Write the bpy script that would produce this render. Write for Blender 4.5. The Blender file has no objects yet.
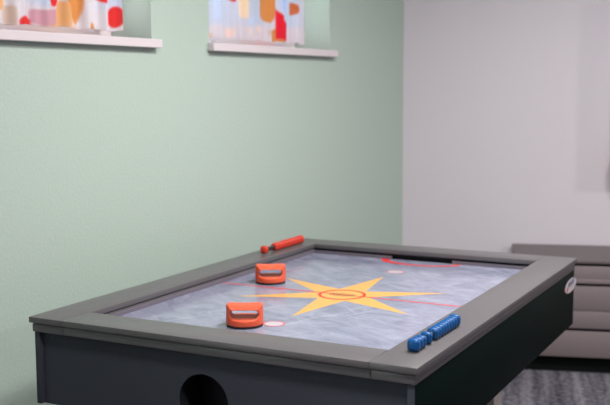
import bpy, bmesh, math, random
import numpy as np
from mathutils import Vector, Matrix
random.seed(4)
SC = bpy.context.scene
COL = SC.collection

# ------------------------------------------------------------------ camera
cd = bpy.data.cameras.new('camera')
cam = bpy.data.objects.new('camera', cd); COL.objects.link(cam)
SC.camera = cam
rt = Vector((0.88665957, 0.46240045, -0.00454188))
up = Vector((-0.04788644, 0.1015832, 0.99367386))
fw = Vector((-0.45993661, 0.88083295, -0.11221243))
M = Matrix((rt, up, -fw)).transposed().to_4x4()
M.translation = Vector((2.00932795, -2.11345874, 1.44545883))
cam.matrix_world = M
cd.sensor_fit = 'HORIZONTAL'; cd.sensor_width = 36.0
cd.lens = 986.1445 / 610 * 36
cd.clip_start = 0.05
cd.dof.use_dof = True
cd.dof.focus_distance = 2.75
cd.dof.aperture_fstop = 3.2
cd.dof.aperture_blades = 7

# ------------------------------------------------------------------ world, lights, exposure
w = bpy.data.worlds.new('world'); SC.world = w; w.use_nodes = True
bg = w.node_tree.nodes['Background']
bg.inputs[0].default_value = (0.92, 1.0, 0.95, 1); bg.inputs[1].default_value = 9.0
SC.view_settings.view_transform = 'Standard'; SC.view_settings.look = 'None'
SC.view_settings.gamma = 1.0; SC.view_settings.exposure = 0.08
SC.view_settings.use_curve_mapping = False

def area(name, loc, sx, sy, power, col=(1, .95, .92), rot=(0, 0, 0)):
    ld = bpy.data.lights.new(name, 'AREA'); ld.shape = 'RECTANGLE'; ld.size = sx; ld.size_y = sy
    ld.energy = power; ld.color = col
    o = bpy.data.objects.new(name, ld); COL.objects.link(o); o.location = loc; o.rotation_euler = rot
    return o
area('ceiling_light', (1.20, 0.80, 2.58), 0.15, 0.15, 50)
area('ceiling_light', (1.7, -0.7, 2.58), 0.35, 0.35, 50)
area('ceiling_light', (1.8, 1.9, 2.58), 0.4, 0.4, 34)
area('ceiling_light', (4.6, 2.2, 2.58), 0.3, 0.3, 80)
area('ceiling_light', (3.2, -2.2, 2.58), 0.6, 0.6, 8)

# ------------------------------------------------------------------ helpers
def setp(o, label=None, cat=None, group=None, kind=None):
    if label: o['label'] = label
    if cat: o['category'] = cat
    if group: o['group'] = group
    if kind: o['kind'] = kind
    return o
def empty(name, loc=(0, 0, 0), rz=0.0, parent=None, **k):
    o = bpy.data.objects.new(name, None); COL.objects.link(o); o.location = loc; o.rotation_euler = (0, 0, rz)
    o.empty_display_size = 0.1
    if parent: o.parent = parent
    return setp(o, **k)
def link(name, me, mats, parent=None, loc=(0, 0, 0), rot=(0, 0, 0), **k):
    o = bpy.data.objects.new(name, me); COL.objects.link(o)
    for m in (mats if isinstance(mats, (list, tuple)) else [mats]):
        me.materials.append(m)
    o.location = loc; o.rotation_euler = rot
    if parent: o.parent = parent
    return setp(o, **k)
class MB:
    """collects shapes into one bmesh; off = the world point that becomes the local origin"""
    def __init__(s, off=(0, 0, 0)): s.bm = bmesh.new(); s.off = Vector(off)
    def box(s, x0, x1, y0, y1, z0, z1, bev=0.0, seg=2, mi=0):
        t = bmesh.new(); bmesh.ops.create_cube(t, size=1)
        for v in t.verts:
            v.co = Vector(((x0+x1)/2+v.co.x*(x1-x0), (y0+y1)/2+v.co.y*(y1-y0), (z0+z1)/2+v.co.z*(z1-z0)))
        if bev > 0: bmesh.ops.bevel(t, geom=list(t.edges), offset=bev, segments=seg, affect='EDGES', profile=0.5)
        s.add(t, mi); return s
    def add(s, t, mi=0):
        for f in t.faces: f.material_index = mi
        m = bpy.data.meshes.new('tmp'); t.to_mesh(m); t.free(); s.bm.from_mesh(m); bpy.data.meshes.remove(m)
    def poly(s, pts, z, mi=0):
        vs = [s.bm.verts.new((x, y, z)) for x, y in pts]
        f = s.bm.faces.new(vs); f.material_index = mi; f.normal_update()
        if f.normal.z < 0: f.normal_flip()
    def ring(s, cx, cy, rx, ry, wd, z, mi=0, a0=0, a1=360, n=96, wfun=None):
        full = abs(a1-a0) >= 360; prev = None
        for i in range(n+1):
            a = math.radians(a0+(a1-a0)*i/n); ww = wd if wfun is None else wfun(i/n)
            c, d = math.cos(a), math.sin(a)
            A = s.bm.verts.new((cx+(rx-ww/2)*c, cy+(ry-ww/2)*d, z)); B = s.bm.verts.new((cx+(rx+ww/2)*c, cy+(ry+ww/2)*d, z))
            if prev:
                f = s.bm.faces.new((prev[0], prev[1], B, A)); f.material_index = mi; f.normal_update()
                if f.normal.z < 0: f.normal_flip()
            prev = (A, B)
    def cyl(s, c, r, h, axis='z', n=32, r2=None, bev=0, mi=0):
        t = bmesh.new(); bmesh.ops.create_cone(t, cap_ends=True, segments=n, radius1=r, radius2=r if r2 is None else r2, depth=h)
        if bev: bmesh.ops.bevel(t, geom=[e for e in t.edges if abs(e.verts[0].co.z-e.verts[1].co.z) < 1e-6], offset=bev, segments=3, affect='EDGES')
        R = Matrix.Identity(3)
        if axis == 'y': R = Matrix.Rotation(math.pi/2, 3, 'X')
        if axis == 'x': R = Matrix.Rotation(math.pi/2, 3, 'Y')
        for v in t.verts: v.co = R @ v.co + Vector(c)
        s.add(t, mi); return s
    def mesh(s, name, smooth=None):
        for v in s.bm.verts: v.co -= s.off
        me = bpy.data.meshes.new(name); s.bm.to_mesh(me); s.bm.free()
        if smooth is not None:
            me.polygons.foreach_set('use_smooth', [True]*len(me.polygons))
            if smooth < 180: me.set_sharp_from_angle(angle=math.radians(smooth))
        return me
    def build(s, name, mats, parent=None, smooth=None, **k):
        loc = k.pop('loc', (0, 0, 0)); rot = k.pop('rot', (0, 0, 0))
        return link(name, s.mesh(name, smooth), mats, parent, loc, rot, **k)

def surface_nets(F, lo, hi, step):
    """smooth mesh of the zero level of a numpy distance function (inside < 0)"""
    ax = [np.arange(lo[i], hi[i]+step, step) for i in range(3)]
    X, Y, Z = np.meshgrid(*ax, indexing='ij'); V = F(X, Y, Z)
    nx, ny, nz = V.shape; sg = V < 0
    acc = np.zeros((nx-1, ny-1, nz-1, 3)); cnt = np.zeros((nx-1, ny-1, nz-1))
    cor = [(i, j, k) for i in (0, 1) for j in (0, 1) for k in (0, 1)]
    g = lambda A, c: A[c[0]:nx-1+c[0], c[1]:ny-1+c[1], c[2]:nz-1+c[2]]
    for a in cor:
        for d in range(3):
            if a[d] == 0:
                b = list(a); b[d] = 1
                va, vb = g(V, a), g(V, b); m = (va < 0) != (vb < 0)
                t = np.where(m, va/np.where(m, va-vb, 1), 0)
                for q in range(3): acc[..., q] += np.where(m, a[q]+(t if q == d else 0), 0)
                cnt += m
    act = cnt > 0; idx = -np.ones(act.shape, int); idx[act] = np.arange(act.sum())
    base = np.stack(np.meshgrid(*[a[:-1] for a in ax], indexing='ij'), -1)
    vs = base[act]+acc[act]/cnt[act][:, None]*step
    fs = []
    for d in range(3):
        u, v = [(1, 2), (2, 0), (0, 1)][d]
        sl0 = [slice(None)]*3; sl1 = [slice(None)]*3; sl0[d] = slice(0, -1); sl1[d] = slice(1, None)
        m = sg[tuple(sl0)] != sg[tuple(sl1)]
        for p in np.argwhere(m):
            if p[u] < 1 or p[v] < 1 or p[u] >= act.shape[u] or p[v] >= act.shape[v]: continue
            q = []
            for du, dv in ((-1, -1), (0, -1), (0, 0), (-1, 0)):
                r = p.copy(); r[u] += du; r[v] += dv; q.append(int(idx[tuple(r)]))
            if min(q) < 0: continue
            if not sg[tuple(p)]: q = q[::-1]
            fs.append(q)
    me = bpy.data.meshes.new('net'); me.from_pydata(vs.tolist(), [], fs); me.update()
    bm = bmesh.new(); bm.from_mesh(me); bmesh.ops.recalc_face_normals(bm, faces=list(bm.faces)); bm.to_mesh(me); bm.free()
    me.polygons.foreach_set('use_smooth', [True]*len(me.polygons))
    return me

# ------------------------------------------------------------------ materials
def mat(name, col, rough=0.5, metal=0.0, spec=0.5, coat=0.0, bump=0.0, bscale=200.0, vary=0.0, vscale=8.0, sss=0.0, bdist=0.001):
    m = bpy.data.materials.new(name); m.use_nodes = True
    nt = m.node_tree; b = nt.nodes['Principled BSDF']
    b.inputs['Base Color'].default_value = (*col, 1); b.inputs['Roughness'].default_value = rough
    b.inputs['Metallic'].default_value = metal; b.inputs['Specular IOR Level'].default_value = spec
    b.inputs['Coat Weight'].default_value = coat
    if sss:
        b.inputs['Subsurface Weight'].default_value = sss; b.inputs['Subsurface Radius'].default_value = (0.06, 0.012, 0.004)
        b.inputs['Subsurface Scale'].default_value = 0.5
    tc = nt.nodes.new('ShaderNodeTexCoord')
    if vary:
        n = nt.nodes.new('ShaderNodeTexNoise'); n.inputs['Scale'].default_value = vscale; n.inputs['Detail'].default_value = 5
        nt.links.new(tc.outputs['Object'], n.inputs['Vector'])
        mx = nt.nodes.new('ShaderNodeMix'); mx.data_type = 'RGBA'
        mx.inputs[6].default_value = (*[c*(1-vary) for c in col], 1); mx.inputs[7].default_value = (*[min(1, c*(1+vary)) for c in col], 1)
        nt.links.new(n.outputs['Fac'], mx.inputs[0]); nt.links.new(mx.outputs[2], b.inputs['Base Color'])
    if bump:
        n = nt.nodes.new('ShaderNodeTexNoise'); n.inputs['Scale'].default_value = bscale; n.inputs['Detail'].default_value = 3
        nt.links.new(tc.outputs['Object'], n.inputs['Vector'])
        bp = nt.nodes.new('ShaderNodeBump'); bp.inputs['Strength'].default_value = bump; bp.inputs['Distance'].default_value = bdist
        nt.links.new(n.outputs['Fac'], bp.inputs['Height']); nt.links.new(bp.outputs[0], b.inputs['Normal'])
    return m

m_green = mat('green_wall_paint', (0.385, 0.478, 0.425), 0.42, bump=0.45, bscale=90, bdist=0.003, spec=0.5)
m_white = mat('white_wall_paint', (0.575, 0.548, 0.595), 0.6, bump=0.3, bscale=120)
m_room = mat('grey_wall_paint', (0.22, 0.21, 0.22), 0.7)
m_ceil = mat('ceiling_paint', (0.75, 0.74, 0.73), 0.8)
m_sill = mat('white_sill_lacquer', (0.60, 0.55, 0.58), 0.35)
m_frame = mat('window_frame_paint', (0.72, 0.68, 0.69), 0.4)
m_rail = mat('grey_rail_laminate', (0.090, 0.085, 0.091), 0.34, bump=0.15, bscale=900, vary=0.06, vscale=300, bdist=0.0005)
m_groove = mat('black_rubber', (0.012, 0.012, 0.016), 0.6, spec=0.15)
m_inner = mat('inner_rail_aluminium', (0.12, 0.105, 0.135), 0.45, vary=.05, vscale=100)
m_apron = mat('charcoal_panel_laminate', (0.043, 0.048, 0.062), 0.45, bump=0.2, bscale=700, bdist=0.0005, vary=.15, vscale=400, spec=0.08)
m_shaded = mat('charcoal_laminate_shaded', (0.002, 0.0070, 0.006), 0.5, bump=0.2, bscale=700, bdist=0.0005, spec=0.03)  # same charcoal laminate as the panels, shade of the right side painted in
m_leg = mat('leg_beige_grey', (0.48, 0.42, 0.40), 0.5)
m_orange = mat('orange_pusher_plastic', (0.58, 0.095, 0.045), 0.45, spec=0.2, sss=0.3)
m_felt = mat('black_felt', (0.01, 0.01, 0.014), 0.9)
m_blue = mat('blue_bead_plastic', (0.002, 0.065, 0.22), 0.35, spec=0.3)
m_red = mat('red_bead_plastic', (0.5, 0.03, 0.012), 0.38)
m_rod = mat('black_rod_metal', (0.015, 0.015, 0.015), 0.3)
m_yel = mat('yellow_star_print', (0.57, 0.32, 0.08), 0.25, spec=0.3, vary=.04, vscale=20)
m_redp = mat('red_line_print', (0.60, 0.022, 0.018), 0.3, spec=0.15)
m_dot = mat('white_spot_print', (0.43, 0.40, 0.46), 0.2)
m_olive = mat('brown_centre_print', (0.36, 0.13, 0.05), 0.2)
m_cab = mat('taupe_drawer_laminate', (0.175, 0.142, 0.150), 0.5, bump=0.2, bscale=400, vary=.08, vscale=200)
m_cabtop = mat('brown_grey_cabinet_top', (0.105, 0.088, 0.092), 0.5, vary=.15, vscale=60)
m_black = mat('black_plinth', (0.008, 0.010, 0.010), 0.6, spec=0.03)
m_stw = mat('sticker_white', (0.62, 0.58, 0.62), 0.3)
m_stb = mat('sticker_blue', (0.01, 0.025, 0.13), 0.6)
m_str = mat('sticker_red', (0.65, 0.03, 0.03), 0.3)
m_stg = mat('sticker_grey', (0.25, 0.25, 0.30), 0.3)
m_alu = mat('hole_rim_grey', (0.30, 0.30, 0.34), 0.3, metal=0.4)

def rot(nt, tc, a, mp):
    r = nt.nodes.new('ShaderNodeMapping'); r.inputs['Rotation'].default_value = (0, 0, a)
    nt.links.new(tc.outputs['Object'], r.inputs[0]); nt.links.new(r.outputs[0], mp.inputs[0])

def field_material():
    m = bpy.data.materials.new('icy_playfield_print'); m.use_nodes = True
    nt = m.node_tree; b = nt.nodes['Principled BSDF']; b.inputs['Roughness'].default_value = 0.15; b.inputs['Specular IOR Level'].default_value = 0.4
    tc = nt.nodes.new('ShaderNodeTexCoord')
    mp = nt.nodes.new('ShaderNodeMapping'); mp.inputs['Scale'].default_value = (1.6, 3.2, 1)
    rot(nt, tc, 0.5, mp)
    n1 = nt.nodes.new('ShaderNodeTexNoise'); n1.inputs['Scale'].default_value = 4; n1.inputs['Detail'].default_value = 8
    n1.inputs['Roughness'].default_value = 0.68; n1.inputs['Distortion'].default_value = 1.2
    nt.links.new(mp.outputs[0], n1.inputs['Vector'])
    r = nt.nodes.new('ShaderNodeValToRGB'); e = r.color_ramp.elements
    e[0].position = 0.30; e[0].color = (0.135, 0.148, 0.222, 1); e[1].position = 0.66; e[1].color = (0.265, 0.278, 0.365, 1)
    nt.links.new(n1.outputs['Fac'], r.inputs[0])
    mp2 = nt.nodes.new('ShaderNodeMapping'); mp2.inputs['Scale'].default_value = (1, 9, 1)
    rot(nt, tc, -1.1, mp2)
    n2 = nt.nodes.new('ShaderNodeTexNoise'); n2.inputs['Scale'].default_value = 5; n2.inputs['Detail'].default_value = 6; n2.inputs['Distortion'].default_value = .6
    nt.links.new(mp2.outputs[0], n2.inputs['Vector'])
    r2 = nt.nodes.new('ShaderNodeValToRGB'); e = r2.color_ramp.elements
    e[0].position = 0.58; e[0].color = (0, 0, 0, 1); e[1].position = 0.74; e[1].color = (0.45, 0.45, 0.45, 1)
    nt.links.new(n2.outputs['Fac'], r2.inputs[0])
    mx = nt.nodes.new('ShaderNodeMix'); mx.data_type = 'RGBA'; mx.inputs[7].default_value = (0.40, 0.41, 0.49, 1)
    nt.links.new(r2.outputs[0], mx.inputs[0]); nt.links.new(r.outputs[0], mx.inputs[6]); nt.links.new(mx.outputs[2], b.inputs['Base Color'])
    return m
m_field = field_material()

def carpet_material():
    m = bpy.data.materials.new('striped_grey_carpet'); m.use_nodes = True
    nt = m.node_tree; b = nt.nodes['Principled BSDF']; b.inputs['Roughness'].default_value = 0.95; b.inputs['Specular IOR Level'].default_value = .1
    tc = nt.nodes.new('ShaderNodeTexCoord')
    mp = nt.nodes.new('ShaderNodeMapping'); mp.inputs['Scale'].default_value = (14, 0.5, 1)
    rot(nt, tc, -0.27, mp)
    n1 = nt.nodes.new('ShaderNodeTexNoise'); n1.inputs['Scale'].default_value = 1.5; n1.inputs['Detail'].default_value = 3
    nt.links.new(mp.outputs[0], n1.inputs['Vector'])
    n2 = nt.nodes.new('ShaderNodeTexNoise'); n2.inputs['Scale'].default_value = 38; n2.inputs['Detail'].default_value = 6; n2.inputs['Roughness'].default_value = .75
    nt.links.new(tc.outputs['Object'], n2.inputs['Vector'])
    mx = nt.nodes.new('ShaderNodeMix'); mx.inputs[0].default_value = .6
    nt.links.new(n1.outputs['Fac'], mx.inputs[2]); nt.links.new(n2.outputs['Fac'], mx.inputs[3])
    r = nt.nodes.new('ShaderNodeValToRGB'); e = r.color_ramp.elements
    e[0].position = 0.41; e[0].color = (0.028, 0.028, 0.040, 1); e[1].position = 0.60; e[1].color = (0.19, 0.178, 0.21, 1)
    nt.links.new(mx.outputs[0], r.inputs[0]); nt.links.new(r.outputs[0], b.inputs['Base Color'])
    bp = nt.nodes.new('ShaderNodeBump'); bp.inputs['Distance'].default_value = .006; nt.links.new(n2.outputs['Fac'], bp.inputs['Height'])
    nt.links.new(bp.outputs[0], b.inputs['Normal'])
    return m
m_carpet = carpet_material()

def curtain_material():
    m = bpy.data.materials.new('printed_curtain_cotton'); m.use_nodes = True
    nt = m.node_tree; b = nt.nodes['Principled BSDF']; b.inputs['Roughness'].default_value = 0.9; b.inputs['Specular IOR Level'].default_value = .1
    at = nt.nodes.new('ShaderNodeAttribute'); at.attribute_name = 'print'
    nt.links.new(at.outputs['Color'], b.inputs['Base Color'])
    tr = nt.nodes.new('ShaderNodeBsdfTranslucent'); nt.links.new(at.outputs['Color'], tr.inputs['Color'])
    mx = nt.nodes.new('ShaderNodeMixShader'); mx.inputs[0].default_value = 0.35
    nt.links.new(b.outputs[0], mx.inputs[1]); nt.links.new(tr.outputs[0], mx.inputs[2])
    nt.links.new(mx.outputs[0], nt.nodes['Material Output'].inputs['Surface'])
    return m
m_curt = curtain_material()
m_glass = bpy.data.materials.new('window_glass'); m_glass.use_nodes = True
_n = m_glass.node_tree; _t = _n.nodes.new('ShaderNodeBsdfTransparent'); _g = _n.nodes.new('ShaderNodeBsdfGlossy'); _g.inputs['Roughness'].default_value = .02
_f = _n.nodes.new('ShaderNodeFresnel'); _x = _n.nodes.new('ShaderNodeMixShader')
_n.links.new(_f.outputs[0], _x.inputs[0]); _n.links.new(_t.outputs[0], _x.inputs[1]); _n.links.new(_g.outputs[0], _x.inputs[2])
_n.links.new(_x.outputs[0], _n.nodes['Material Output'].inputs['Surface'])

# ------------------------------------------------------------------ room shell
CX, CY = -0.0917, 3.1154                       # where the green and the white wall meet
G = 0.08735; GR = math.pi/2-G                  # green wall: local x runs along it, local y goes into it
NR = 0.29                                      # white wall rotation
H = 2.6
wl = empty  # alias
gw = MB()
NICHE = [(-3.085, -2.122), (-1.764, -0.80)]
SZ0, SZ1, NT = 1.612, 1.645, 2.32
gw.box(-5.6, 0.0, 0, 0.3, 0, SZ0+.012)
gw.box(-5.6, 0.0, 0, 0.3, NT, H)
for a, b_ in ((-5.6, NICHE[0][0]), (NICHE[0][1], NICHE[1][0]), (NICHE[1][1], 0.0)):
    gw.box(a, b_, 0, 0.3, SZ0+.012, NT)
gw.build('wall_left', m_green, loc=(CX, CY, 0), rot=(0, 0, GR), kind='structure')
MB().box(0.0, 6.0, 0, 0.2, 0, H).build('wall_back', m_white, loc=(CX, CY, 0), rot=(0, 0, NR), kind='structure')
MB().box(5.45, 5.65, -3.6, 4.9, 0, H).build('wall_right', m_room, kind='structure')
MB().box(-0.9, 5.65, -3.6, -3.4, 0, H).build('wall_front', m_room, kind='structure')
MB().box(-1.3, 5.8, -3.7, 5.1, -0.1, 0).build('floor', m_carpet, kind='structure')
MB().box(-1.3, 5.8, -3.7, 5.1, H, H+.1).build('ceiling', m_ceil, kind='structure')

def window(i, a, b_):
    r = empty('window_%d' % i, (CX, CY, 0), GR, kind='structure')
    f = MB(); y0, y1 = 0.205, 0.255; t = 0.055
    f.box(a, b_, y0, y1, SZ1, SZ1+t, .004); f.box(a, b_, y0, y1, NT-t, NT, .004)
    f.box(a, a+t, y0, y1, SZ1+t, NT-t, .004); f.box(b_-t, b_, y0, y1, SZ1+t, NT-t, .004)
    c = (a+b_)/2; f.box(c-.03, c+.03, y0, y1, SZ1+t, NT-t, .004)
    f.build('window_frame', m_frame, r)
    MB().box(a+t-.005, b_-t+.005, .226, .234, SZ1+t-.005, NT-t+.005).build('window_pane', m_glass, r)
    s = MB(); s.box(a-.014, b_+.024, -.035, 0.0, SZ0, SZ1, .003); s.box(a, b_, -.003, .205, SZ0+.012, SZ1)
    s.build('window_sill', m_sill, r)
    return r
window(1, *NICHE[0]); window(2, *NICHE[1])

# ------------------------------------------------------------------ curtains
def make_curtain(a, b_, z0, z1, shapes, bgf, label, ph):
    dx = 0.0032; nx = int((b_-a)/dx); nz = int((z1-z0)/dx)
    u = np.linspace(a, b_, nx+1); v = np.linspace(z0, z1, nz+1)
    U, V = np.meshgrid(u, v, indexing='ij')
    col = bgf(U, V)
    e = 0.002
    for sh in shapes:
        kind, cx, cz, rx, rz, c = sh[:6]
        wob = sh[6] if len(sh) > 6 else 0.0
        X = (U-cx)/rx; Z = (V-cz)/rz
        A = np.arctan2(Z, X)
        if kind == 'e': d = np.hypot(X, Z)*(1+wob*np.cos(5*A+cx*9))
        elif kind == 'q': d = (np.abs(X)**4+np.abs(Z)**4)**.25*(1+wob*np.cos(3*A))
        elif kind == 'b': d = (np.abs(X/np.clip(1-.30*(Z+1)/2*1.2, .3, 1))**3.2+np.abs(Z)**3.2)**(1/3.2)
        elif kind == 'p': d = np.maximum.reduce([np.abs(X), np.abs(Z), Z+.475*X+.475])
        elif kind == 'l': d = np.where(X > 0, np.hypot(X, Z), 3)
        k = 1/(1+np.exp((d-1)*min(rx, rz)/e*1.5))[..., None]*(sh[7] if len(sh) > 7 else 1)
        col = col*(1-k)+np.array(c)*k
    amp = 0.012
    fold = lambda q: amp*np.sin(q*62+ph+1.3*np.sin(q*11+ph))+.004*np.sin(q*131+ph)
    Y = 0.10+fold(U)*(0.55+0.45*(z1-V)/(z1-z0))
    Zb = V+0.004*np.sin(U*40+ph)*(z1-V)/(z1-z0)
    co = np.stack([U, Y, Zb], -1).reshape(-1, 3)
    ii = np.arange((nx+1)*(nz+1)).reshape(nx+1, nz+1)
    F = np.stack([ii[:-1, :-1], ii[1:, :-1], ii[1:, 1:], ii[:-1, 1:]], -1).reshape(-1, 4)
    me = bpy.data.meshes.new('curtain'); me.from_pydata(co.tolist(), [], F.tolist()); me.update()
    at = me.color_attributes.new('print', 'FLOAT_COLOR', 'POINT')
    at.data.foreach_set('color', np.concatenate([np.clip(col, 0, 1), np.ones(U.shape+(1,))], -1).reshape(-1).astype(np.float32))
    me.polygons.foreach_set('use_smooth', [True]*len(me.polygons))
    mid = ((a+b_)/2, 0.10, z0)
    for v_ in me.vertices: v_.co -= Vector(mid)
    R = Matrix.Rotation(GR, 3, 'Z'); wpos = R @ Vector(mid)+Vector((CX, CY, 0))
    o = link('curtain', me, m_curt, None, wpos, (0, 0, GR), label=label, cat='curtain', group='printed curtains in the window niches')
    md = o.modifiers.new('hem', 'SOLIDIFY'); md.thickness = 0.0015
    return o

RED = (.72, .05, .05); ORA = (.66, .32, .11); LOR = (.72, .44, .22); PNK = (.62, .30, .38); BEI = (.62, .50, .44); BRN = (.60, .20, .09); BLU = (.42, .50, .70)
def px_affine(o, vx, vy):
    return lambda x, y: (o[0]+vx[0]*x+vy[0]*y, o[1]+vx[1]*x+vy[1]*y)
# print positions on the cloth (metres along the wall, height)
def P1(x, y): return (-2.759+.0048*x, 1.751+.00036*x-.0034*y)
def P2(x, y): q = x-208; return (-1.641+.00794*q, 1.834+.00059*q-.0043*y)
S1 = 0.0048; S2 = .00794; T1 = .0034; T2 = .0043
def shp(P, S, T, kind, x0, x1, y0, y1, c, *r):
    a, z = P((x0+x1)/2, (y0+y1)/2); return (kind, a, z, (x1-x0)/2*S, (y1-y0)/2*T, c, *r)
sh1 = [shp(P1, S1, T1, *q) for q in [
    ('q', -14, 5, -14, 9, LOR), ('q', 3, 13, 4, 23, BEI), ('q', 28, 57, 9, 26, PNK, .05, .8), ('e', 62, 80, -26, 25, ORA),
    ('q', 47, 68, 26, 28.2, LOR), ('b', 52, 67, 2, 28, LOR), ('e', 14.5, 29.5, 16.5, 28, RED, .02), ('e', 45, 56, -7, 7, RED),
    ('e', 94, 108, -10, 3, RED), ('e', 84, 92, 25, 36, ORA), ('e', 107, 122, 7, 31, RED), ('e', 100, 114, -40, -22, ORA),
    ('q', 20, 40, -30, -12, BLU), ('e', -30, -18, -6, 12, RED), ('q', -50, -34, 0, 22, PNK, .05, .8), ('e', 30, 42, -60, -38, LOR)]]
sh2 = [shp(P2, S2, T2, *q) for q in [
    ('q', 212, 217, -8, 19, (.58, .64, .78)), ('q', 232, 238, -5, 22, (.58, .64, .78)), ('e', 228, 232, -3, 2, RED), ('q', 237, 247, -12, 19, (.80, .66, .52)),
    ('q', 258, 273, -16, 24, ORA), ('l', 281, 297, 3.5, 17, BRN), ('q', 277, 284, -6, 12, (.50, .58, .80)), ('e', 268, 280, 32, 52, ORA), ('p', 273, 286.5, 11, 44, (.72, .03, .06)),
    ('e', 224, 230, 28, 37, (.80, .64, .60)), ('e', 243, 249, 27, 36, (.80, .66, .60)), ('e', 263, 269, 31, 38, (.66, .54, .50)), ('e', 252, 259, 27, 36, (.80, .66, .64)),
    ('e', 200, 211, 30, 38, LOR), ('q', 245, 251, 18, 26, (.58, .64, .80)), ('e', 215, 226, -60, -40, RED), ('q', 250, 262, -62, -34, LOR), ('e', 284, 298, -50, -28, ORA)]]
def bg1(U, V):
    k = 1/(1+np.exp(-(V-1.748)/.004))*(.5+.5*np.sin(U*17+1)); k = k[..., None]
    return np.array((.69, .65, .69))*(1-k)+np.array((.58, .62, .74))*k
def bg2(U, V):
    k = 1/(1+np.exp(-(V-(1.732+.03*(U+1.641)))/.004))*(.75+.25*np.sin(U*23)); k = k[..., None]
    return np.array((.68, .63, .68))*(1-k)+np.array((.56, .61, .72))*k
make_curtain(NICHE[0][0]+.03, -2.183, 1.675, 2.27, sh1, bg1, 'white printed curtain with red and pink shapes in the left window niche', 0.4)
make_curtain(NICHE[1][0]+.03, -0.873, 1.675, 2.27, sh2, bg2, 'pale blue printed curtain with orange and red shapes in the window nearer the corner', 2.0)

# ------------------------------------------------------------------ air hockey table
W, L, r_, T = 1.2, 1.7073, 0.1255, 0.80
FZ = 0.760
OFF = (W/2, L/2, 0)
tb = empty('air_hockey_table', OFF, label='charcoal and grey air hockey table with a yellow star on its icy blue field', cat='games table')
def rail(name, x0, x1, y0, y1, side):
    t = MB(OFF); g = .0012
    ex = lambda v: v
    # upper slab, flush; lower slab a little set back on the outside
    t.box(x0, x1, y0, y1, .7825, T, .0018)
    t.build(name, m_rail, tb, smooth=40)
    return t
g = .0008
r1 = MB(OFF); r1.box(0, r_-g, 0, L, .7825, T, .0016); r1.box(.007, r_-.004, .007, L-.007, .756, .7792, .0016); r1.build('side_rail', m_rail, tb, smooth=40)
r2 = MB(OFF); r2.box(W-r_+g, W, 0, L, .7825, T, .0016); r2.box(W-r_+.004, W-.007, .007, L-.007, .756, .7792, .0016); r2.build('side_rail', m_rail, tb, smooth=40)
r3 = MB(OFF); r3.box(r_, W-r_, 0, r_, .7825, T, .0016); r3.box(r_-.003, W-r_+.003, .007, r_-.004, .7565, .7792, .0016); r3.build('end_rail', m_rail, tb, smooth=40)
GA, GB = .478, .736
r4 = MB(OFF); r4.box(r_, W-r_, L-r_, L, .7825, T, .0016); r4.box(r_-.003, W-r_+.003, L-r_+.030, L-.007, .7565, .7792, .0016); r4.build('end_rail', m_rail, tb, smooth=40)
# dark core between the slabs
c = MB(OFF)
c.box(.012, W-.012, .012, r_-.009, .7790, .7835); c.box(.012, W-.012, L-r_+.032, L-.012, .7790, .7835)
c.box(.012, r_-.009, r_-.009, L-r_+.032, .7790, .7835); c.box(W-r_+.009, W-.012, r_-.009, L-r_+.032, .7790, .7835)
c.build('rail_joint', m_groove, tb, label='thin dark groove between the rail slabs')
# inner cushions: aluminium strip standing on the field, goal slot left open in both ends
q = MB(OFF); z0, z1 = FZ-.004, .7725
q.box(r_-.010, r_-.001, r_-.001, L-r_+.001, z0, z1, .001); q.box(W-r_+.001, W-r_+.010, r_-.001, L-r_+.001, z0, z1, .001)
for ya, yb in ((r_-.010, r_-.001), (L-r_+.001, L-r_+.010)):
    q.box(r_-.010, GA, ya, yb, z0, z1, .001); q.box(GB, W-r_+.010, ya, yb, z0, z1, .001)
q.build('inner_strip', m_inner, tb, label='purple grey strip round the playing field')
q = MB(OFF)
q.box(r_-.014, r_-.010, r_-.01, L-r_+.01, z1-.002, .7835)
q.build('groove_liner', m_groove, tb); q = MB(OFF)
q.box(W-r_+.010, W-r_+.014, r_-.01, L-r_+.01, z1-.002, .7835)
q.build('groove_liner', m_groove, tb)
q = MB(OFF); q.box(GA-.03, GB+.03, L-r_+.024, L-r_+.029, .748, .7830); q.box(r_-.01, W-r_+.01, L-r_+.0105, L-r_+.0125, z1-.001, .7830)
q.build('goal', m_groove, tb, label='black goal slot in the far rail')
# playing field + print
f = MB(OFF); f.box(r_-.012, W-r_+.012, r_-.012, L-r_+.012, FZ-.012, FZ); f.build('playfield', m_field, tb)
fld = [o for o in tb.children if o.name.startswith('playfield')][0]
cx, cy = W/2, L/2
st = MB(OFF); zz = FZ+.0002
pts = []
for k in range(12):
    a = math.radians(90+30*k); R = .362 if k % 2 == 0 else .098
    pts.append((cx+R*math.cos(a), cy+R*math.sin(a)))
for k in range(12):
    st.poly([(cx, cy), pts[k], pts[(k+1) % 12]], zz, 0)
st.build('star', m_yel, fld, label='yellow six-pointed star printed on the field')
st = MB(OFF); z2 = FZ+.0004
st.poly([(r_, cy-.0045), (W-r_, cy-.0045), (W-r_, cy+.0045), (r_, cy+.0045)], z2)
st.build('centre_line', m_redp, fld, label='thin red centre line')
st = MB(OFF); st.ring(cx, cy, .076, .076, .010, FZ+.0006); st.build('centre_circle', m_redp, fld, label='red centre circle')
st = MB(OFF)
for k in range(7):
    x = cx-.034+k*.0113; a = random.uniform(-.004, .004)
    st.ring(x, cy+a, .0065, .009, .0035, FZ+.0006, n=16)
st.ring(cx, cy, .048, .022, .004, FZ+.0006, n=40)
st.build('centre_emblem', m_olive, fld, label='small brown emblem inside the centre circle')
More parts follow.
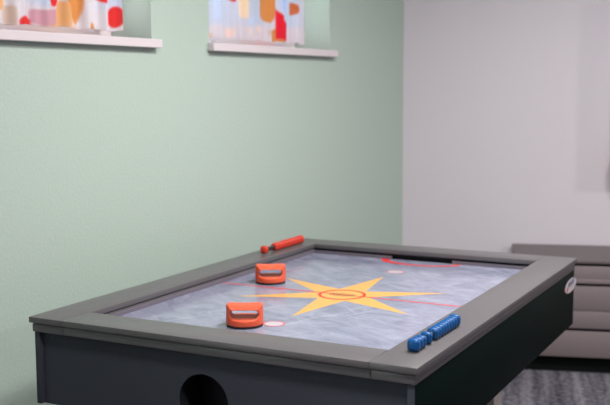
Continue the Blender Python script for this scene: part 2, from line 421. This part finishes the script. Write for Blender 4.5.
for s in (-1, 1):
    st = MB(OFF); y = cy+s*.47
    st.poly([(cx+.030*math.cos(math.radians(a)), y+.030*math.sin(math.radians(a))) for a in range(0, 360, 10)], z2, 0)
    st.ring(cx, y, .0305, .0305, .0035, FZ+.0006, mi=1, n=48)
    st.build('face_off_spot', [m_dot, m_redp], fld, label='white spot ringed in red')
st = MB(OFF); st.ring(.610, L-r_-.002, .156, .086, .013, FZ+.0006, a0=180, a1=360, wfun=lambda t: .034-.015*min(1, t*2.2))
st.build('goal_crease', m_redp, fld, label='red half circle in front of the far goal')
st = MB(OFF); st.ring(.600, r_+.002, .165, .092, .010, FZ+.0006, a0=0, a1=180)
st.build('goal_crease', m_redp, fld, label='red half circle in front of the near goal')

# cabinet of the table
AZ0, AZ1 = .540, .757
sp = MB(OFF); sp.box(.010, .028, .012, L-.012, AZ0, AZ1, .0015); sp.build('side_panel', m_apron, tb, smooth=40)
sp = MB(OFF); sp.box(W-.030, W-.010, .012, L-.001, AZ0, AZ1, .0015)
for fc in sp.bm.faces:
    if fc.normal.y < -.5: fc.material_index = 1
sp.build('side_panel', [m_shaded, m_apron], tb, smooth=40)
# end panels with round hand hole
def end_panel(y0, y1, hx, hz, hr, name):
    bm = bmesh.new(); x0, x1 = .028, W-.030; n = 48
    circ = [(hx+hr*math.cos(2*math.pi*i/n), hz+hr*math.sin(2*math.pi*i/n)) for i in range(n)]
    def outer(i):
        a = 2*math.pi*i/n; c_, s_ = math.cos(a), math.sin(a); best = 9
        for val, comp, lim in ((x1-hx, c_, 1), (x0-hx, c_, -1), (AZ1-hz, s_, 1), (AZ0-hz, s_, -1)):
            if comp*lim > 1e-6: best = min(best, val/comp)
        return (hx+best*c_, hz+best*s_)
    for y, fl in ((y0, 0), (y1, 1)):
        ci = [bm.verts.new((x, y, z)) for x, z in circ]; oi = [bm.verts.new((*[outer(i)[0], y, outer(i)[1]],)) for i in range(n)]
        for i in range(n):
            j = (i+1) % n; vs = [ci[i], ci[j], oi[j], oi[i]]
            bm.faces.new(vs if fl else vs[::-1])
            (xa, za), (xb, zb) = outer(i), outer(j)
            if abs(xa-xb) > 1e-6 and abs(za-zb) > 1e-6:      # a corner of the panel lies between
                cxx = x1 if max(xa, xb) > x1-1e-6 else x0; czz = AZ1 if max(za, zb) > AZ1-1e-6 else AZ0
                cv = bm.verts.new((cxx, y, czz)); vs = [oi[i], oi[j], cv]; bm.faces.new(vs if fl else vs[::-1])
        if fl == 0: ring0 = ci
        else:
            for i in range(n):
                j = (i+1) % n; bm.faces.new((ring0[j], ring0[i], ci[i], ci[j]))
    bmesh.ops.recalc_face_normals(bm, faces=list(bm.faces))
    t = MB(OFF); t.add(bm); return t.build(name, m_apron, tb, label='charcoal end panel with a round hand hole')
ep = end_panel(.026, .044, .584, .620, .078, 'end_panel')
hc = MB((W/2, L/2, 0))
n = 40
bm = bmesh.new()
rings = []
for (rr, yy) in ((.0778, .0270), (.0778, .13)):
    rings.append([bm.verts.new((.584+rr*math.cos(2*math.pi*i/n), yy, .620+rr*math.sin(2*math.pi*i/n))) for i in range(n)])
for i in range(n):
    j = (i+1) % n; bm.faces.new((rings[0][i], rings[0][j], rings[1][j], rings[1][i]))
bm.faces.new(rings[1][::-1])
hc.add(bm); hc.build('puck_return', m_groove, ep, label='dark round puck return pocket')
ep2 = MB(OFF); ep2.box(.028, W-.030, L-.044, L-.026, AZ0, AZ1, .001); ep2.build('end_panel', m_shaded, tb)
bt = MB(OFF); bt.box(.028, W-.030, .044, L-.044, AZ0+.004, AZ0+.016); bt.build('bottom_panel', m_shaded, tb)
for x0, x1 in ((.235, .335), (.855, .955)):
    for y0, y1 in ((.17, .27), (1.46, 1.56)):
        lg = MB(OFF); lg.box(x0, x1, y0, y1, .012, AZ0+.006, .004); lgo = lg.build('leg', m_leg, tb, smooth=40, label='beige grey square leg')
        ft = MB(OFF); ft.cyl(((x0+x1)/2, (y0+y1)/2, .0065), .03, .013, n=24); ft.build('foot', m_groove, lgo)
# sticker on the dark side panel
sx = W-.010
sk = MB(OFF)
def ysh(lst, x, mi):
    vs = [sk.bm.verts.new((x, y, z)) for y, z in lst]; fc = sk.bm.faces.new(vs); fc.material_index = mi; fc.normal_update()
    if fc.normal.x < 0: fc.normal_flip()
ell = lambda ry, rz, n=40: [(1.647+ry*math.cos(2*math.pi*i/n), .703+rz*math.sin(2*math.pi*i/n)) for i in range(n)]
ysh(ell(.0985, .0275), sx+.0008, 3); ysh(ell(.093, .025), sx+.0010, 0)
for k in range(6):     # slanted blue lettering
    y = 1.602+k*.017; z = .7035+.0012*k
    ysh([(y, z-.002), (y+.012, z-.0005), (y+.020, z+.014), (y+.008, z+.013)], sx+.0012, 1)
ysh([(1.592, .7015), (1.705, .7045), (1.705, .7075), (1.592, .7045)], sx+.0012, 1)
ysh([(1.592+.014*math.cos(a/8*6.283), .694+.009*math.sin(a/8*6.283)) for a in range(8)], sx+.0013, 2)
for k in range(7):     # small grey line of text
    y = 1.625+k*.012; ysh([(y, .691), (y+.006, .6915), (y+.008, .6965), (y+.002, .696)], sx+.0012, 3)
sk.build('sticker', [m_stw, m_stb, m_str, m_stg], tb, label='white oval sticker with blue lettering and a red dot')

# bead counters screwed to the side rails
def bead_mesh(sz, ln, name):
    bm = bmesh.new(); bmesh.ops.create_cube(bm, size=1)
    for v in bm.verts: v.co = Vector((v.co.x*sz, v.co.y*ln, v.co.z*sz))
    es = [e for e in bm.edges if abs((e.verts[0].co-e.verts[1].co).y) > ln*.5]
    bmesh.ops.bevel(bm, geom=es, offset=sz*.27, segments=2, affect='EDGES', profile=.5)
    es = [e for e in bm.edges if abs((e.verts[0].co-e.verts[1].co).y) < 1e-5 and abs(abs(e.verts[0].co.y)-ln/2) < 1e-5]
    bmesh.ops.bevel(bm, geom=es, offset=ln*.42, segments=3, affect='EDGES', profile=.5)
    me = bpy.data.meshes.new(name); bm.to_mesh(me); bm.free()
    me.polygons.foreach_set('use_smooth', [True]*len(me.polygons)); me.set_sharp_from_angle(angle=math.radians(50))
    return me
def counter(x, ya, yb, tilt, layout, m, label, colour, sz):
    zc = T+sz*.5+.0008
    R = MB((x, (ya+yb)/2, T)); R.cyl((x, (ya+yb)/2, zc), .0078, yb-ya-.02, axis='y', n=16)
    root = R.build('score_counter', m_rod, tb, smooth=40, label=label, loc=(x-OFF[0], (ya+yb)/2-OFF[1], T), rot=(0, 0, tilt))
    mb = bead_mesh(sz, .0192, 'bead'); mb.materials.append(m); mc = bead_mesh(sz*1.04, .025, 'end_stop'); mc.materials.append(m)
    for i, (y, cap) in enumerate(layout):
        o = bpy.data.objects.new('end_stop' if cap else 'bead', mc if cap else mb); COL.objects.link(o); o.parent = root
        o.location = (0, y-(ya+yb)/2, zc-T+(.001 if cap else 0)); o.rotation_euler = (0, 0 if cap else random.uniform(-.12, .12), 0)
        o['label'] = colour+(' end stop' if cap else ' bead')
    return root
def layout(ya, yb, first, mid):
    b = .0203; out = [(ya+.0125, True), (yb-.0125, True)]
    for i in range(first): out.append((ya+.026+b*(i+.5), False))
    nl = 11-first-mid
    for i in range(nl): out.append((yb-.026-b*(i+.5), False))
    s0 = ya+.026+b*first; s1 = yb-.026-b*nl
    for i in range(mid): out.append((s0+(s1-s0)*.45, False))
    return out
counter(1.140, .123, .447, -.01, layout(.123, .447, 2, 1), m_blue, 'counter with blue beads on the right-hand rail', 'blue', .0315)
counter(.060, 1.252, 1.590, .01, layout(1.252, 1.590, 0, 0), m_red, 'counter with red beads on the rail by the green wall', 'red', .0305)

# ------------------------------------------------------------------ pushers
def pusher_sdf(X, Y, Z):
    def smin(a, b, k): h = np.clip(.5+.5*(b-a)/k, 0, 1); return b*(1-h)+a*h-k*h*(1-h)
    smax = lambda a, b, k: -smin(-a, -b, k)
    rr = np.hypot(X, Y); Rz = .0555-.0015*np.clip(Z/.07, 0, 1)
    d = smax(rr-Rz, np.abs(Z-.0350)-.0300, .005)               # rounded drum z .005-.065
    e = np.maximum.reduce([(.021+(.065-Z)*1.6)-np.abs(Y), np.abs(X)-(.033+(Z-.053)*1.1), .042-Z])*.7
    d = smax(d, -e, .004)                                      # bevelled grip between two square shoulders
    for sg_ in (-1, 1):                                        # flared mouths of the slot
        e = (np.sqrt((X/.047)**2+((Y-sg_*.0610)/.014)**2+((Z-.0400)/.0195)**2)-1)*.014
        d = smax(d, -e, .004)
    xs = np.clip(X, -.028, .028); sl = np.sqrt((X-xs)**2+(Z-.0385)**2)-.0132
    d = smax(d, -sl, .005)                                     # finger slot right through
    dip = np.sqrt((X/.040)**2+((Z-.0805)/.0170)**2)-1
    d = smax(d, -dip*.0175, .004)
    return d
pm = surface_nets(pusher_sdf, (-.060, -.060, .001), (.060, .060, .076), .0016)
fm = MB(); fm.cyl((0, 0, .0028), .0535, .0054, n=48); felt_me = fm.mesh('felt_pad', 40)
def pusher(x, y, rz, label):
    t = empty('air_hockey_pusher', (x, y, FZ+.0008), rz, label=label, cat='pusher', group='orange pushers on the playing field')
    for nm, me, mt in (('body', pm, m_orange), ('felt_pad', felt_me, m_felt)):
        o = bpy.data.objects.new(nm, me); COL.objects.link(o); o.parent = t
        if not me.materials: me.materials.append(mt)
    return t
pusher(.532, .329, .50, 'orange pusher on the field nearest the front rail, beside a white spot')
pusher(.276, .935, .52, 'orange pusher farther back on the field, beside the red-beaded counter')

# ------------------------------------------------------------------ drawer cabinet against the white wall
R = Matrix.Rotation(NR, 3, 'Z')
cbp = R @ Vector((.62, -.02, 0))+Vector((CX, CY, 0))
cb = empty('drawer_cabinet', cbp, NR, label='low taupe drawer cabinet with black plinth against the white wall', cat='cabinet')
CW, FY = 2.2, -.508
MB().box(.004, CW-.004, FY+.024, 0, .088, .572, .001).build('carcass', m_black, cb)
MB().box(-.004, CW+.004, FY-.002, 0, .5745, .591, .002).build('cabinet_top', m_cabtop, cb, smooth=40)
MB().box(.03, CW-.03, FY+.05, -.02, 0, .088).build('plinth', m_black, cb)
for z0, z1 in ((.474, .5605), (.3335, .459), (.2405, .3305), (.0905, .2245)):
    for k in range(2):
        a = k*CW/2+(.002 if k else 0); b_ = (k+1)*CW/2-(0 if k else .002)
        d_ = MB().box(a, b_, FY, FY+.023, z0, z1, .0018)
        dr = d_.build('drawer', m_cab, cb, smooth=40)
        if z1 > .5: MB().box(a, b_, FY-.008, FY+.001, z0-.001, z0+.021, .003).build('handle_lip', m_cab, dr, smooth=40)

# ------------------------------------------------------------------ stand-in box at the right edge, made up to cast the white wall's shadow
bxp = R @ Vector((1.165, -.002, .99))+Vector((CX, CY, 0))
bx = empty('shadow_caster_box', bxp, NR, label='pale stand-in box added on the white wall to cast a shadow, with a red catch', cat='stand-in box')
MB().box(0, .6, -.125, 0, 0, .955, .004).build('body', m_white, bx, smooth=40)
MB().box(.0, .6, -.143, -.127, .004, .951, .003).build('front_board', m_sill, bx, smooth=40)
MB().box(-.028, .0, -.10, -.03, .0, .09, .004).build('tab', m_str, bx, smooth=40, label='red catch')
